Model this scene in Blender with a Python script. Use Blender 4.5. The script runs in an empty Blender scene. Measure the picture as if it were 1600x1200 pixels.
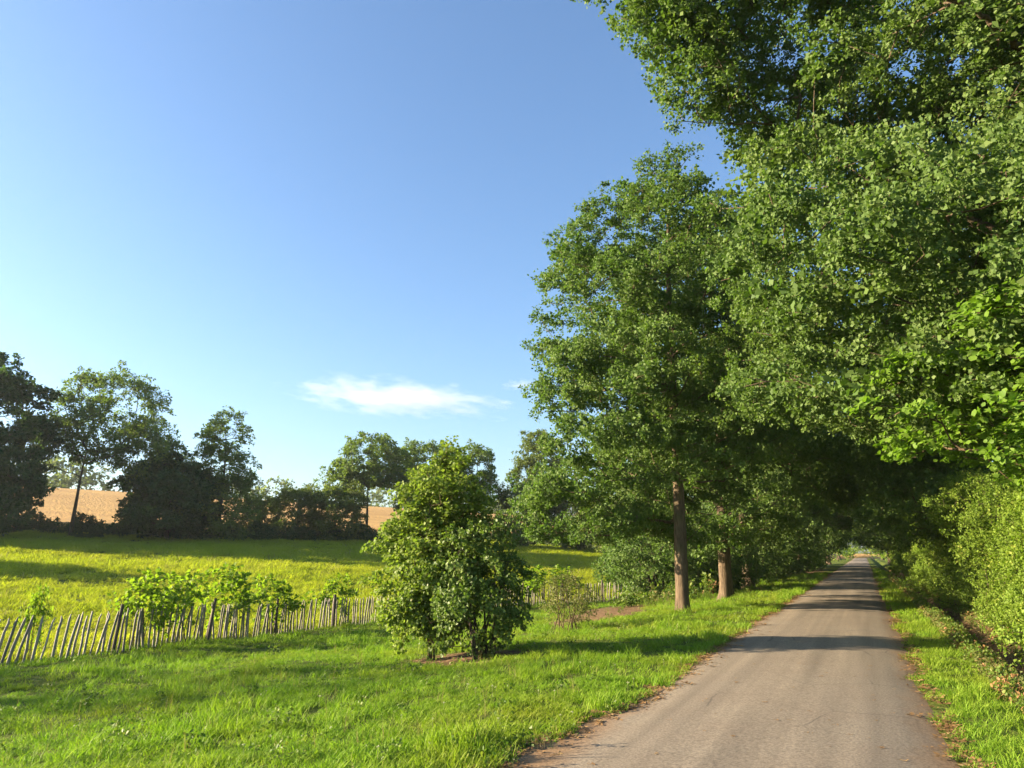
import bpy, math
import numpy as np
from mathutils import Vector

scene = bpy.context.scene
R = math.radians

# ------------------------------------------------------------------ camera, sky, sun, exposure
EYE = 1.6
cam_data = bpy.data.cameras.new('camera')
cam = bpy.data.objects.new('camera', cam_data)
scene.collection.objects.link(cam)
cam.location = (0, 0, EYE)
cam.rotation_euler = (R(90 + 12.78), 0, R(24.91))
cam_data.sensor_width = 36.0
cam_data.lens = 26.0
cam_data.clip_end = 30000
scene.camera = cam

SUN_BEHIND, SUN_EL = 25.0, 17.0            # degrees: behind the line square to the road, above the horizon
az = R(90 + SUN_BEHIND)
sun_vec = Vector((-math.sin(az) * math.cos(R(SUN_EL)), math.cos(az) * math.cos(R(SUN_EL)), math.sin(R(SUN_EL))))
world = bpy.data.worlds.new('World')
scene.world = world
world.use_nodes = True
wn = world.node_tree
wn.nodes.clear()
sky = wn.nodes.new('ShaderNodeTexSky')
sky.sky_type = 'NISHITA'
sky.sun_disc = False
sky.sun_elevation = R(SUN_EL)
sky.sun_rotation = -az
sky.altitude = 100
sky.air_density = 1.1
sky.dust_density = 1.5
sky.ozone_density = 4.2
wbg = wn.nodes.new('ShaderNodeBackground')
wbg.inputs['Strength'].default_value = 0.072
wout = wn.nodes.new('ShaderNodeOutputWorld')
wn.links.new(sky.outputs[0], wbg.inputs[0])
wn.links.new(wbg.outputs[0], wout.inputs[0])

sun_data = bpy.data.lights.new('sun', 'SUN')
sun_data.energy = 5.0
sun_data.angle = R(0.53)
sun_data.color = (1.0, 0.82, 0.58)
sun = bpy.data.objects.new('sun', sun_data)
scene.collection.objects.link(sun)
sun.rotation_euler = (-sun_vec).to_track_quat('-Z', 'Y').to_euler()

vs = scene.view_settings
vs.view_transform = 'Standard'
vs.look = 'None'
vs.exposure = 2.15
vs.gamma = 1.0
vs.use_curve_mapping = False
cy = scene.cycles
cy.max_bounces = 8
cy.diffuse_bounces = 4
cy.glossy_bounces = 2
cy.transmission_bounces = 4
cy.transparent_max_bounces = 4
cy.volume_bounces = 1
cy.caustics_reflective = False
cy.caustics_refractive = False
cy.use_denoising = True
cy.sample_clamp_indirect = 6.0

COL = scene.collection.objects
TRIS = 0
HAZE = 0.00017


# ------------------------------------------------------------------ helpers
def ss(a, b, x):
    t = np.clip((np.asarray(x, float) - a) / (b - a), 0, 1)
    return t * t * (3 - 2 * t)


def terrain(X, Y):
    X = np.asarray(X, float)
    Y = np.asarray(Y, float)
    u = -.885 * X + .465 * Y
    v = .465 * X + .885 * Y
    zv = -.6 - .35 * ss(8, 26, Y)
    z = zv * ss(2.4, 13.5, -X)
    ut = np.clip((u - 26) / 59, 0, 1.15)
    z = z + 4.1 * ut ** 1.15 * ss(5, 20, -X)
    zr = np.clip(12.9 - (v - 33) * .02, 6, 24)
    z = z + zr * ss(88, 235, u) * (1 - .45 * ss(250, 520, u)) * ss(5, 60, -X)
    z = z - .38 * np.exp(-((X - 1.95) / .42) ** 2) - .12 * ss(1.9, 3, X)
    z = z + .03 * (np.sin(X * 1.3 + Y * .7) + np.sin(X * .6 - Y * 1.1 + 2)) * ss(2.8, 4.5, np.abs(X + 1))
    z = z - .03 * (1 - ss(1.6, 2.2, np.abs(X + 1)))
    return z


def gz(x, y):
    return float(terrain(x, y))


def tag(o, label=None, cat=None, group=None, kind=None):
    if label: o['label'] = label
    if cat: o['category'] = cat
    if group: o['group'] = group
    if kind: o['kind'] = kind
    return o


def link(o, parent=None):
    COL.link(o)
    if parent is not None:
        o.parent = parent
    return o


def empty(name, loc, rz=0.0, s=1.0):
    o = bpy.data.objects.new(name, None)
    o.location = loc
    o.rotation_euler = (0, 0, rz)
    o.scale = (s, s, s)
    o.empty_display_size = 0.3
    return link(o)


def mesh_np(name, verts, faces, mats, tint=None, smooth=False, mat_idx=None):
    """faces: list of (n,k) int arrays, all in one mesh"""
    me = bpy.data.meshes.new(name)
    verts = np.ascontiguousarray(verts, np.float32)
    me.vertices.add(len(verts))
    me.vertices.foreach_set('co', verts.ravel())
    faces = [np.asarray(f, np.int32) for f in faces if len(f)]
    loops = np.concatenate([f.ravel() for f in faces])
    totals = np.concatenate([np.full(len(f), f.shape[1], np.int32) for f in faces])
    starts = np.concatenate([[0], np.cumsum(totals)[:-1]]).astype(np.int32)
    me.loops.add(len(loops))
    me.loops.foreach_set('vertex_index', loops)
    me.polygons.add(len(totals))
    me.polygons.foreach_set('loop_start', starts)
    if smooth:
        me.polygons.foreach_set('use_smooth', np.ones(len(totals), bool))
    me.update(calc_edges=True)
    if tint is not None:
        at = me.attributes.new('tint', 'FLOAT', 'POINT')
        at.data.foreach_set('value', np.ascontiguousarray(tint, np.float32))
    global TRIS
    TRIS += sum(len(f) * (f.shape[1] - 2) for f in faces)
    for m in (mats if isinstance(mats, (list, tuple)) else [mats]):
        me.materials.append(m)
    if mat_idx is not None:
        me.polygons.foreach_set('material_index', np.asarray(mat_idx, np.int32))
    return me


def obj(name, me, parent=None):
    return link(bpy.data.objects.new(name, me), parent)


def copy_thing(src, loc, rz, s, label=None, scale=None):
    c = src.copy()
    link(c)
    c.location = loc
    c.rotation_euler = (0, 0, rz)
    c.scale = scale if scale else (s, s, s)
    if label: c['label'] = label
    for ch in list(src.children):
        k = ch.copy()
        link(k, c)
    return c


def unit(v):
    return v / np.maximum(np.linalg.norm(v, axis=-1, keepdims=True), 1e-9)


# ------------------------------------------------------------------ materials
def new_mat(name):
    m = bpy.data.materials.new(name)
    m.use_nodes = True
    nt = m.node_tree
    nt.nodes.clear()
    out = nt.nodes.new('ShaderNodeOutputMaterial')
    return m, nt, out


def N(nt, kind, **inp):
    n = nt.nodes.new(kind)
    for k, v in inp.items():
        if k.startswith('_'):
            setattr(n, k[1:], v)
        else:
            n.inputs[k.replace('__', ' ')].default_value = v
    return n


def ramp(nt, src, stops):
    r = nt.nodes.new('ShaderNodeValToRGB')
    els = r.color_ramp.elements
    els[0].position, els[0].color = stops[0][0], (*stops[0][1], 1)
    els[1].position, els[1].color = stops[-1][0], (*stops[-1][1], 1)
    for p, c in stops[1:-1]:
        e = els.new(p)
        e.color = (*c, 1)
    nt.links.new(src, r.inputs[0])
    return r.outputs[0]


def mixc(nt, fac, a, b, mode='MIX'):
    m = nt.nodes.new('ShaderNodeMix')
    m.data_type = 'RGBA'
    m.blend_type = mode
    for sock, v in ((m.inputs[0], fac), (m.inputs[6], a), (m.inputs[7], b)):
        if hasattr(v, 'is_linked'):
            nt.links.new(v, sock)
        else:
            sock.default_value = v if isinstance(v, (int, float)) else (*v, 1)
    return m.outputs[2]


def leaf_mat(name, stops, trans=0.4, rough=0.5, spec=0.35, patch=None, per_object=False):
    """stops: colours over the leaf's own random tint; trans: share of light let through"""
    m, nt, out = new_mat(name)
    a = N(nt, 'ShaderNodeAttribute', _attribute_name='tint')
    src = a.outputs['Fac']
    if per_object:
        oi = N(nt, 'ShaderNodeObjectInfo')
        mm = N(nt, 'ShaderNodeMath', _operation='MULTIPLY_ADD')
        nt.links.new(oi.outputs['Random'], mm.inputs[0])
        mm.inputs[1].default_value = .5
        sc = N(nt, 'ShaderNodeMath', _operation='MULTIPLY')
        nt.links.new(src, sc.inputs[0])
        sc.inputs[1].default_value = .5
        nt.links.new(sc.outputs[0], mm.inputs[2])
        src = mm.outputs[0]
    col = ramp(nt, src, stops)
    if patch:
        scale, lo, hi, c2 = patch
        geo = N(nt, 'ShaderNodeNewGeometry')
        nz = N(nt, 'ShaderNodeTexNoise', Scale=scale, Detail=3.0)
        nt.links.new(geo.outputs['Position'], nz.inputs['Vector'])
        mr = N(nt, 'ShaderNodeMapRange')
        mr.inputs[1].default_value = lo
        mr.inputs[2].default_value = hi
        nt.links.new(nz.outputs['Fac'], mr.inputs[0])
        col = mixc(nt, mr.outputs[0], col, c2)
    p = N(nt, 'ShaderNodeBsdfPrincipled', Roughness=rough)
    p.inputs['Specular IOR Level'].default_value = spec
    nt.links.new(col, p.inputs['Base Color'])
    t = N(nt, 'ShaderNodeBsdfTranslucent')
    tc = mixc(nt, 1.0, col, (1.05, 1.2, .5), 'MULTIPLY')
    nt.links.new(tc, t.inputs['Color'])
    mx = N(nt, 'ShaderNodeMixShader')
    mx.inputs[0].default_value = trans
    nt.links.new(p.outputs[0], mx.inputs[1])
    nt.links.new(t.outputs[0], mx.inputs[2])
    nt.links.new(mx.outputs[0], out.inputs[0])
    return m


def bark_mat(name, dark, light, scale=6.0):
    m, nt, out = new_mat(name)
    tc = N(nt, 'ShaderNodeTexCoord')
    mp = N(nt, 'ShaderNodeMapping')
    mp.inputs['Scale'].default_value = (scale, scale, scale * .16)
    nt.links.new(tc.outputs['Object'], mp.inputs[0])
    nz = N(nt, 'ShaderNodeTexNoise', Scale=2.6, Detail=6.0, Roughness=.65)
    nt.links.new(mp.outputs[0], nz.inputs['Vector'])
    col = ramp(nt, nz.outputs['Fac'], [(.3, dark), (.7, light)])
    n2 = N(nt, 'ShaderNodeTexNoise', Scale=1.3, Detail=2.0)
    nt.links.new(tc.outputs['Object'], n2.inputs['Vector'])
    moss = ramp(nt, n2.outputs['Fac'], [(.5, (0, 0, 0)), (.68, (.5, .5, .5))])
    col = mixc(nt, moss, col, (.075, .085, .03))
    p = N(nt, 'ShaderNodeBsdfPrincipled', Roughness=.9)
    p.inputs['Specular IOR Level'].default_value = .15
    nt.links.new(col, p.inputs['Base Color'])
    b = N(nt, 'ShaderNodeBump', Strength=.9, Distance=.03)
    nt.links.new(nz.outputs['Fac'], b.inputs['Height'])
    nt.links.new(b.outputs[0], p.inputs['Normal'])
    nt.links.new(p.outputs[0], out.inputs[0])
    return m


M_OAK = leaf_mat('oak_leaf', [(0, (.058, .112, .022)), (.5, (.098, .16, .034)), (1, (.155, .21, .056))], .38, .62, .25)
M_OAK2 = leaf_mat('oak_leaf_row', [(0, (.058, .115, .022)), (.5, (.1, .167, .034)), (1, (.162, .22, .056))], .4, .62, .25)
M_MAPLE = leaf_mat('maple_leaf', [(0, (.09, .18, .018)), (1, (.18, .28, .035))], .5, .55, .25)
M_SAP = leaf_mat('sapling_leaf', [(0, (.12, .185, .026)), (.85, (.23, .29, .055)), (1, (.28, .25, .09))], .45, .55, .28)
M_BUSH = leaf_mat('bush_leaf', [(0, (.075, .135, .022)), (.8, (.15, .21, .042)), (.95, (.24, .21, .09)), (1, (.3, .2, .12))], .38, .5, .32)
M_HEDGE = leaf_mat('hedge_leaf', [(0, (.1, .175, .018)), (.75, (.19, .27, .035)), (.93, (.27, .29, .05)), (1, (.3, .21, .08))], .42, .6, .2)
M_VINE = leaf_mat('fence_shrub_leaf', [(0, (.12, .21, .015)), (1, (.25, .33, .035))], .6, .55, .25)
M_FAR = leaf_mat('field_tree_leaf', [(0, (.08, .135, .028)), (1, (.18, .235, .05))], .5, .6, .2)
M_FARL = leaf_mat('field_tree_leaf_pale', [(0, (.08, .12, .025)), (1, (.17, .2, .045))], .45, .6, .2)
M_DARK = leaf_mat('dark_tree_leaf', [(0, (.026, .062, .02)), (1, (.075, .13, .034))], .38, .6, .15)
M_DRY = leaf_mat('dry_shrub_leaf', [(0, (.11, .13, .035)), (.7, (.17, .18, .055)), (1, (.25, .17, .075))], .35, .6, .2)
M_BARK = bark_mat('oak_bark', (.045, .03, .02), (.175, .128, .08))
M_BARKD = bark_mat('dark_bark', (.03, .024, .018), (.1, .075, .05), 9)
M_TWIG = bark_mat('twig_bark', (.05, .035, .02), (.13, .09, .05), 12)


# ------------------------------------------------------------------ vegetation generator
def blob_points(rng, blobs, n, shell=.55, mind=0.0):
    """points spread in a union of ellipsoids, more of them near the outside"""
    vol = np.array([b[1][0] * b[1][1] * b[1][2] for b in blobs])
    pts = []
    tries = 0
    while len(pts) < n and tries < n * 40:
        tries += 1
        c, r = blobs[rng.choice(len(blobs), p=vol / vol.sum())]
        d = rng.normal(size=3)
        d /= np.linalg.norm(d)
        q = rng.random() ** (1 / 3)
        q = shell + (1 - shell) * q if rng.random() < .8 else q
        p = np.array(c) + d * q * np.array(r)
        if mind and pts and np.min(np.sum((np.array(pts) - p) ** 2, axis=1)) < mind * mind:
            continue
        pts.append(p)
    return np.array(pts)


def skeleton(rng, stems, targets, step=.6, tip=.007, up=.8, bend=.35):
    pos, par, pl, tang, isstem = [], [], [], [], []
    for st in stems:
        for i, p in enumerate(st):
            par.append(len(pos) - 1 if i else -1)
            t = st[min(i + 1, len(st) - 1)] - st[max(i - 1, 0)]
            tang.append(t / max(np.linalg.norm(t), 1e-6))
            pos.append(p)
            pl.append(0.0)
            isstem.append(True)
    S0 = np.array(pos)
    dist = np.sqrt(((targets[:, None, :] - S0[None]) ** 2).sum(-1)).min(1)
    cap = len(pos) + int((dist.sum() / step + 4 * len(targets)) * 1.3) + 200
    P = np.zeros((cap, 3)); P[:len(pos)] = S0
    L = np.zeros(cap); n = len(pos)
    zmin = S0[:, 2].min() + .12 * (S0[:, 2].max() - S0[:, 2].min())
    block = np.zeros(cap); block[:n] = np.where(S0[:, 2] < zmin, 50.0, 0.0)
    for k in np.argsort(dist):
        c = targets[k]
        d = c - P[:n]
        ln = np.linalg.norm(d, axis=1) + 1e-6
        cost = ln * (1 + up * np.maximum(0, -d[:, 2] / ln + .15)) + .22 * L[:n] + block[:n]
        i = int(np.argmin(cost))
        ln_i = ln[i]
        m = max(1, int(math.ceil(ln_i / step)))
        if n + m >= cap:
            break
        t0 = np.array(tang[i]) * (.25 if isstem[i] else .6) + d[i] / ln_i * .6
        p0, p3 = P[i].copy(), c
        p1 = p0 + t0 * ln_i * bend
        p2 = p3 - (d[i] / ln_i * .8 + np.array([0, 0, .25])) * ln_i * bend
        prev = i
        for j in range(1, m + 1):
            s = j / m
            q = (1 - s) ** 3 * p0 + 3 * (1 - s) ** 2 * s * p1 + 3 * (1 - s) * s * s * p2 + s ** 3 * p3
            if j < m:
                q = q + rng.normal(size=3) * .05 * step
            t = q - P[prev]
            P[n] = q
            L[n] = L[prev] + np.linalg.norm(t)
            tang.append(t / max(np.linalg.norm(t), 1e-6))
            par.append(prev)
            isstem.append(False)
            prev = n
            n += 1
    par = np.array(par[:n])
    acc = np.zeros(n)
    nch = np.bincount(par[par >= 0], minlength=n)
    acc[nch == 0] = tip ** 2.3
    for i in range(n - 1, -1, -1):
        if par[i] >= 0:
            acc[par[i]] += acc[i]
    rad = acc ** (1 / 2.3)
    return P[:n], par, rad, np.array(isstem[:n])


def tubes(A, B, ra, rb, sides):
    d = unit(B - A)
    ref = np.where(np.abs(d[:, 2:3]) > .9, np.array([[1., 0, 0]]), np.array([[0, 0, 1.]]))
    a = unit(np.cross(d, ref))
    b = np.cross(d, a)
    ang = np.arange(sides) * 2 * math.pi / sides
    ring = np.cos(ang)[None, :, None] * a[:, None] + np.sin(ang)[None, :, None] * b[:, None]
    V = np.concatenate([A[:, None] + ring * ra[:, None, None], B[:, None] + ring * rb[:, None, None]], 1)
    n = len(A)
    base = (np.arange(n) * 2 * sides)[:, None]
    i = np.arange(sides)
    j = (i + 1) % sides
    F = np.stack([base + i, base + j, base + sides + j, base + sides + i], -1).reshape(-1, 4)
    return V.reshape(-1, 3), F


def trunk_mesh(rng, path, radii, sides=14, flare=.6, bump=.06):
    path = np.array(path)
    n = len(path)
    V = []
    ph = rng.random(4) * 6
    for i, p in enumerate(path):
        ang = np.arange(sides) * 2 * math.pi / sides
        h = np.linalg.norm(p - path[0])
        fl = 1 + flare * math.exp(-h / .28) * (.7 + .5 * np.cos(5 * ang + ph[0]))
        rr = radii[i] * fl * (1 + bump * np.sin(3 * ang + ph[1] + h * .7) + bump * .6 * rng.normal(size=sides))
        V.append(np.stack([p[0] + rr * np.cos(ang), p[1] + rr * np.sin(ang), np.full(sides, p[2])], 1))
    V = np.concatenate(V)
    i = np.arange(sides)
    j = (i + 1) % sides
    F = np.concatenate([np.stack([k * sides + i, k * sides + j, (k + 1) * sides + j, (k + 1) * sides + i], 1) for k in range(n - 1)])
    return V, F


def leaves(rng, C, O, per, clump_r, size, flat=.75, upness=.7, outness=.5, rnd=.7, width=.62, detail=True, twigs=7, ctint=None):
    """leaves round clump centres C with outward directions O"""
    n = len(C)
    cnt = rng.poisson(per, n)
    idx = np.repeat(np.arange(n), cnt)
    m = len(idx)
    td = unit(rng.normal(size=(n, twigs, 3)) * .8 + O[:, None] * .7 + np.array([0, 0, .15]))
    tl = clump_r * (.55 + .6 * rng.random((n, twigs)))
    tw = rng.integers(0, twigs, m)
    s = np.where(rng.random(m) < .7, .78 + .25 * rng.random(m), rng.random(m) ** .7)
    off = td[idx, tw] * (tl[idx, tw] * s)[:, None] + rng.normal(size=(m, 3)) * np.minimum(clump_r * .15, size * .9)
    off[:, 2] *= flat
    Pp = C[idx] + off
    nrm = unit(rng.normal(size=(m, 3)) * rnd + O[idx] * outness + np.array([0, 0, upness]))
    ax = td[idx, tw] + rng.normal(size=(m, 3)) * .7 + np.array([0, 0, -.15])
    ax = unit(ax - nrm * (ax * nrm).sum(1, keepdims=True))
    bx = np.cross(nrm, ax)
    l = size * (.7 + .6 * rng.random(m))
    w = l * width * (.85 + .3 * rng.random(m))
    if detail:
        prof = np.array([[0, 0, 0], [.28, .40, .05], [.70, .5, .03], [1, 0, -.1], [.70, -.5, .03], [.28, -.40, .05]])
        quads = np.array([[0, 1, 2, 3], [0, 3, 4, 5]])
    else:
        prof = np.array([[0, 0, 0], [.55, .5, .06], [1, 0, -.08], [.55, -.5, .06]])
        quads = np.array([[0, 1, 2, 3]])
    k = len(prof)
    V = (Pp[:, None] + ax[:, None] * (prof[None, :, 0] * l[:, None])[..., None] + bx[:, None] * (prof[None, :, 1] * w[:, None])[..., None]
         + nrm[:, None] * (prof[None, :, 2] * l[:, None])[..., None])
    F = (quads[None] + (np.arange(m) * k)[:, None, None]).reshape(-1, 4)
    ct = rng.random(n) if ctint is None else ctint
    tint = np.clip(.45 * ct[idx] + .55 * rng.random(m), 0, 1)
    return V.reshape(-1, 3), F, np.repeat(tint, k)


def plant(name, seed, stems, stem_r, boughs, clumps_per, bough_r, per, clump_r, leaf, leaf_m, bark_m, center=None,
          tip=.007, step=.6, detail=True, min_r=.004, up=.8, flat=.75, upness=.3, outness=.6, rnd=.75, flare=.6,
          trunk_name='trunk', crown_name='crown', limb_name='limbs', leafwidth=.62, shell=.35, bough_flat=.8, limb_r=.045, heavy=(), inner=None):
    """builds the meshes of a tree or shrub: stems, limbs and leaf crown"""
    rng = np.random.default_rng(seed)
    stems = [np.array(s, float) for s in stems]
    boughs = np.array(boughs, float)
    cl = []
    for b in boughs:
        k = max(2, rng.poisson(clumps_per))
        d = unit(rng.normal(size=(k, 3)))
        q = shell + (1 - shell) * rng.random((k, 1)) ** .5
        rr = bough_r * (.75 + .5 * rng.random())
        cl.append(b + d * q * rr * np.array([1, 1, bough_flat]))
    C = np.concatenate(cl)
    ctint = np.repeat(rng.random(len(boughs)), [len(c) for c in cl]) * .5 + rng.random(len(C)) * .5
    cen = np.mean(boughs, axis=0) if center is None else np.array(center)
    P, par, rad, iss = skeleton(rng, stems + [h[0] for h in heavy], np.concatenate([boughs, C]), step, tip, up)
    seg = np.where((par >= 0) & ~iss & (rad > min_r))[0]
    A, B = P[par[seg]], P[seg]
    rb = rad[seg]
    ra = np.minimum(rad[par[seg]], rb * 1.6)
    root = np.arange(len(P))
    for i in range(len(P)):
        if par[i] >= 0 and not iss[i] and not iss[par[i]]:
            root[i] = root[par[i]]
    rs = root[seg]

    def branch_mesh(nm, sel):
        Vs, Fs, o = [], [], 0
        for lo, hi, sides in ((0, .02, 3), (.02, .06, 5), (.06, 9, 8)):
            k = sel & (rb >= lo) & (rb < hi)
            if k.any():
                V, F = tubes(A[k], B[k], ra[k], rb[k], sides)
                Vs.append(V); Fs.append(F + o); o += len(V)
        return mesh_np(nm, np.concatenate(Vs), Fs, bark_m, smooth=True) if Vs else None
    big_roots = [q for q in np.unique(rs) if rad[q] > limb_r]
    limb_me = [branch_mesh(name + '_limb', (rs == q) & (rb > .012)) for q in big_roots]
    limb_me = [q for q in limb_me if q]
    for hp, hr in heavy:
        q = np.linspace(0, 1, 26)
        tt = np.linspace(0, 1, len(hp))
        path = np.stack([np.interp(q, tt, hp[:, a]) for a in range(3)], 1)
        path[1:-1] = (path[:-2] + 2 * path[1:-1] + path[2:]) / 4 + rng.normal(size=(24, 3)) * .018
        hr_ = hr * (1 - .6 * q) * (1 + .07 * rng.normal(size=26))
        V, F = tubes(path[:-1], path[1:], hr_[:-1], hr_[1:], 10)
        limb_me.append(mesh_np(name + '_heavy_limb', V, [F], bark_m, smooth=True))
    rest = ~np.isin(rs, big_roots) | (rb <= .012)
    twig_me = branch_mesh(name + '_twigs', rest) if rest.any() else None
    tm = []
    for s, r in zip(stems, stem_r):
        seglen = np.concatenate([[0], np.cumsum(np.linalg.norm(np.diff(s, axis=0), axis=1))])
        tt = seglen / seglen[-1]
        q = np.linspace(0, 1, max(6, int(seglen[-1] / .22)))
        path = np.stack([np.interp(q, tt, s[:, a]) for a in range(3)], 1)
        rr = r * (1 - .8 * q ** 1.1)
        V, F = trunk_mesh(rng, path, rr, 14 if r > .1 else 6, flare if r > .1 else .2)
        tm.append(mesh_np(name + '_trunk', V, [F], bark_m, smooth=True))
    O = unit(C - cen + np.array([0, 0, .2]))
    V, F, T = leaves(rng, C, O, per, clump_r, leaf, flat, upness, outness, rnd, leafwidth, detail, ctint=ctint)
    if inner:
        V2, F2, T2 = leaves(rng, boughs, unit(boughs - cen), inner[0], bough_r * .75, inner[1], .6, .5, .5, .8, .75, False)
        F = np.concatenate([F, F2 + len(V)])
        V = np.concatenate([V, V2])
        T = np.concatenate([T, T2])
    crown_me = mesh_np(name + '_crown', V, [F], leaf_m, tint=T)
    return tm, limb_me, twig_me, crown_me


def put(name, meshes, loc, label, cat, group=None, rz=0.0, s=1.0, trunk_name='trunk', limb_name='limbs', crown_name='crown'):
    tm, lm, wm_, cm = meshes
    e = empty(name, loc, rz, s)
    tag(e, label, cat, group)
    for t in tm:
        obj(trunk_name, t, e)
    for l in lm:
        obj('limb', l, e)
    if wm_: tag(obj('twigs', wm_, e), kind='stuff')
    obj(crown_name, cm, e)
    return e


def trunk_path(rng, h, lean=(0, 0), wob=.12, n=14):
    z = np.linspace(0, h, n)
    return np.stack([lean[0] * (z / h) ** 1.3 + wob * np.sin(z * .5 + rng.random() * 6) * z / h,
                     lean[1] * (z / h) ** 1.3 + wob * np.sin(z * .43 + rng.random() * 6) * z / h, z], 1)


# ------------------------------------------------------------------ ground, road, wheat field
def grow(a, b, step, rate):
    out = [a]
    while out[-1] < b:
        out.append(out[-1] + step)
        step *= rate
    return out


xs = np.array(sorted(set([-x for x in grow(30, 1150, .6, 1.07)] + list(np.arange(-30, 5, .28)) + grow(5, 1100, .4, 1.1))))
ys = np.array(sorted(set([-y for y in grow(4, 500, .6, 1.2)] + list(np.arange(-4, 50, .5)) + grow(50, 1250, .6, 1.05))))
GX, GY = np.meshgrid(xs, ys)
GZ = terrain(GX, GY)
nx, ny = len(xs), len(ys)
gi = np.arange(nx * ny).reshape(ny, nx)
gf = np.stack([gi[:-1, :-1], gi[:-1, 1:], gi[1:, 1:], gi[1:, :-1]], -1).reshape(-1, 4)

m, nt, out = new_mat('meadow_soil')
geo = N(nt, 'ShaderNodeNewGeometry')
n1 = N(nt, 'ShaderNodeTexNoise', Scale=.35, Detail=5.0)
n2 = N(nt, 'ShaderNodeTexNoise', Scale=9.0, Detail=6.0)
for n_ in (n1, n2):
    nt.links.new(geo.outputs['Position'], n_.inputs['Vector'])
c1 = ramp(nt, n1.outputs['Fac'], [(.3, (.06, .1, .015)), (.7, (.12, .15, .025))])
c2 = ramp(nt, n2.outputs['Fac'], [(.3, (.03, .045, .01)), (.75, (.13, .14, .035))])
col = mixc(nt, .5, c1, c2)
sx = N(nt, 'ShaderNodeSeparateXYZ')
nt.links.new(geo.outputs['Position'], sx.inputs[0])


def blobmask(cx, cyy, rx, ry, ang):
    """a worn patch of bare earth"""
    mp = N(nt, 'ShaderNodeMapping', _vector_type='TEXTURE')
    mp.inputs['Location'].default_value = (cx, cyy, 0)
    mp.inputs['Rotation'].default_value = (0, 0, ang)
    mp.inputs['Scale'].default_value = (rx, ry, 1000)
    nt.links.new(geo.outputs['Position'], mp.inputs[0])
    ln = N(nt, 'ShaderNodeVectorMath', _operation='LENGTH')
    nt.links.new(mp.outputs[0], ln.inputs[0])
    ad = N(nt, 'ShaderNodeMath', _operation='MULTIPLY_ADD')
    nt.links.new(n2.outputs['Fac'], ad.inputs[0])
    ad.inputs[1].default_value = .9
    nt.links.new(ln.outputs['Value'], ad.inputs[2])
    mr = N(nt, 'ShaderNodeMapRange')
    mr.inputs[1].default_value, mr.inputs[2].default_value = 1.25, 1.65
    mr.inputs[3].default_value, mr.inputs[4].default_value = 1, 0
    nt.links.new(ad.outputs[0], mr.inputs[0])
    return mr.outputs[0]


SOIL = [(-8.6, 26.5, 1.7, 7.5, .17), (-6.1, 12.0, 1.0, .8, 0), (-6.9, 12.2, .7, .6, .2), (2.05, 40, .62, 60, 0), (-5.2, 60, 2.0, 30, 0), (4.6, 40, 2.2, 60, 0)]
soilc = ramp(nt, n2.outputs['Fac'], [(.25, (.07, .045, .025)), (.8, (.24, .155, .085))])
for s_ in SOIL:
    col = mixc(nt, blobmask(*s_), col, soilc)
p = N(nt, 'ShaderNodeBsdfPrincipled', Roughness=1.0)
p.inputs['Specular IOR Level'].default_value = .05
nt.links.new(col, p.inputs['Base Color'])
b = N(nt, 'ShaderNodeBump', Strength=.8, Distance=.06)
nt.links.new(n2.outputs['Fac'], b.inputs['Height'])
nt.links.new(b.outputs[0], p.inputs['Normal'])
nt.links.new(p.outputs[0], out.inputs[0])
ground = obj('ground', mesh_np('ground', np.stack([GX, GY, GZ], -1).reshape(-1, 3), [gf], m, smooth=True))
tag(ground, 'rolling green ground with verges, ditch and hillside', None, kind='structure')

# road: a narrow cambered asphalt lane with ragged edges
rng = np.random.default_rng(3)
ry = np.array(grow(-6, 420, .12, 1.012))
jl = np.interp(ry, np.arange(-10, 440, .45), rng.normal(size=1000) * .045) + .05 * np.sin(ry * .9)
jr = np.interp(ry, np.arange(-10, 440, .45), rng.normal(size=1000) * .035)
cols = np.array([-2.45, -2.2, -1.6, -.98, -.4, .2, .48])
RX = np.repeat(cols[None], len(ry), 0)
bendx = 7.0 * ss(110, 300, ry) * 0
RX[:, 0] += jl - .32 * ss(9.5, 5, ry)
RX[:, -1] += jr
RX += bendx[:, None]
RZ = .035 - .028 * ((RX + .98) / 1.5) ** 2
RZ[:, 0] = -.03
RZ[:, -1] = -.03
RV = np.stack([RX, np.repeat(ry[:, None], len(cols), 1), RZ], -1).reshape(-1, 3)
ri = np.arange(len(RV)).reshape(len(ry), len(cols))
rf = np.stack([ri[:-1, :-1], ri[:-1, 1:], ri[1:, 1:], ri[1:, :-1]], -1).reshape(-1, 4)
m, nt, out = new_mat('worn_asphalt')
geo = N(nt, 'ShaderNodeNewGeometry')
mp = N(nt, 'ShaderNodeMapping')
mp.inputs['Scale'].default_value = (1.6, .12, 1)
nt.links.new(geo.outputs['Position'], mp.inputs[0])
track = N(nt, 'ShaderNodeTexNoise', Scale=1.4, Detail=4.0)
nt.links.new(mp.outputs[0], track.inputs['Vector'])
grit = N(nt, 'ShaderNodeTexNoise', Scale=42.0, Detail=5.0, Roughness=.7)
blot = N(nt, 'ShaderNodeTexNoise', Scale=1.1, Detail=6.0, Roughness=.65)
vor = N(nt, 'ShaderNodeTexVoronoi', Scale=26.0)
for n_ in (grit, blot, vor):
    nt.links.new(geo.outputs['Position'], n_.inputs['Vector'])
col = ramp(nt, track.outputs['Fac'], [(.3, (.19, .165, .132)), (.7, (.285, .245, .19))])
col = mixc(nt, ramp(nt, blot.outputs['Fac'], [(.35, (0, 0, 0)), (.7, (.55, .55, .55))]), col, (.21, .17, .13))
col = mixc(nt, .85, col, ramp(nt, grit.outputs['Fac'], [(.3, (.35, .33, .3)), (.7, (1.25, 1.2, 1.1))]), 'MULTIPLY')
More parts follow.
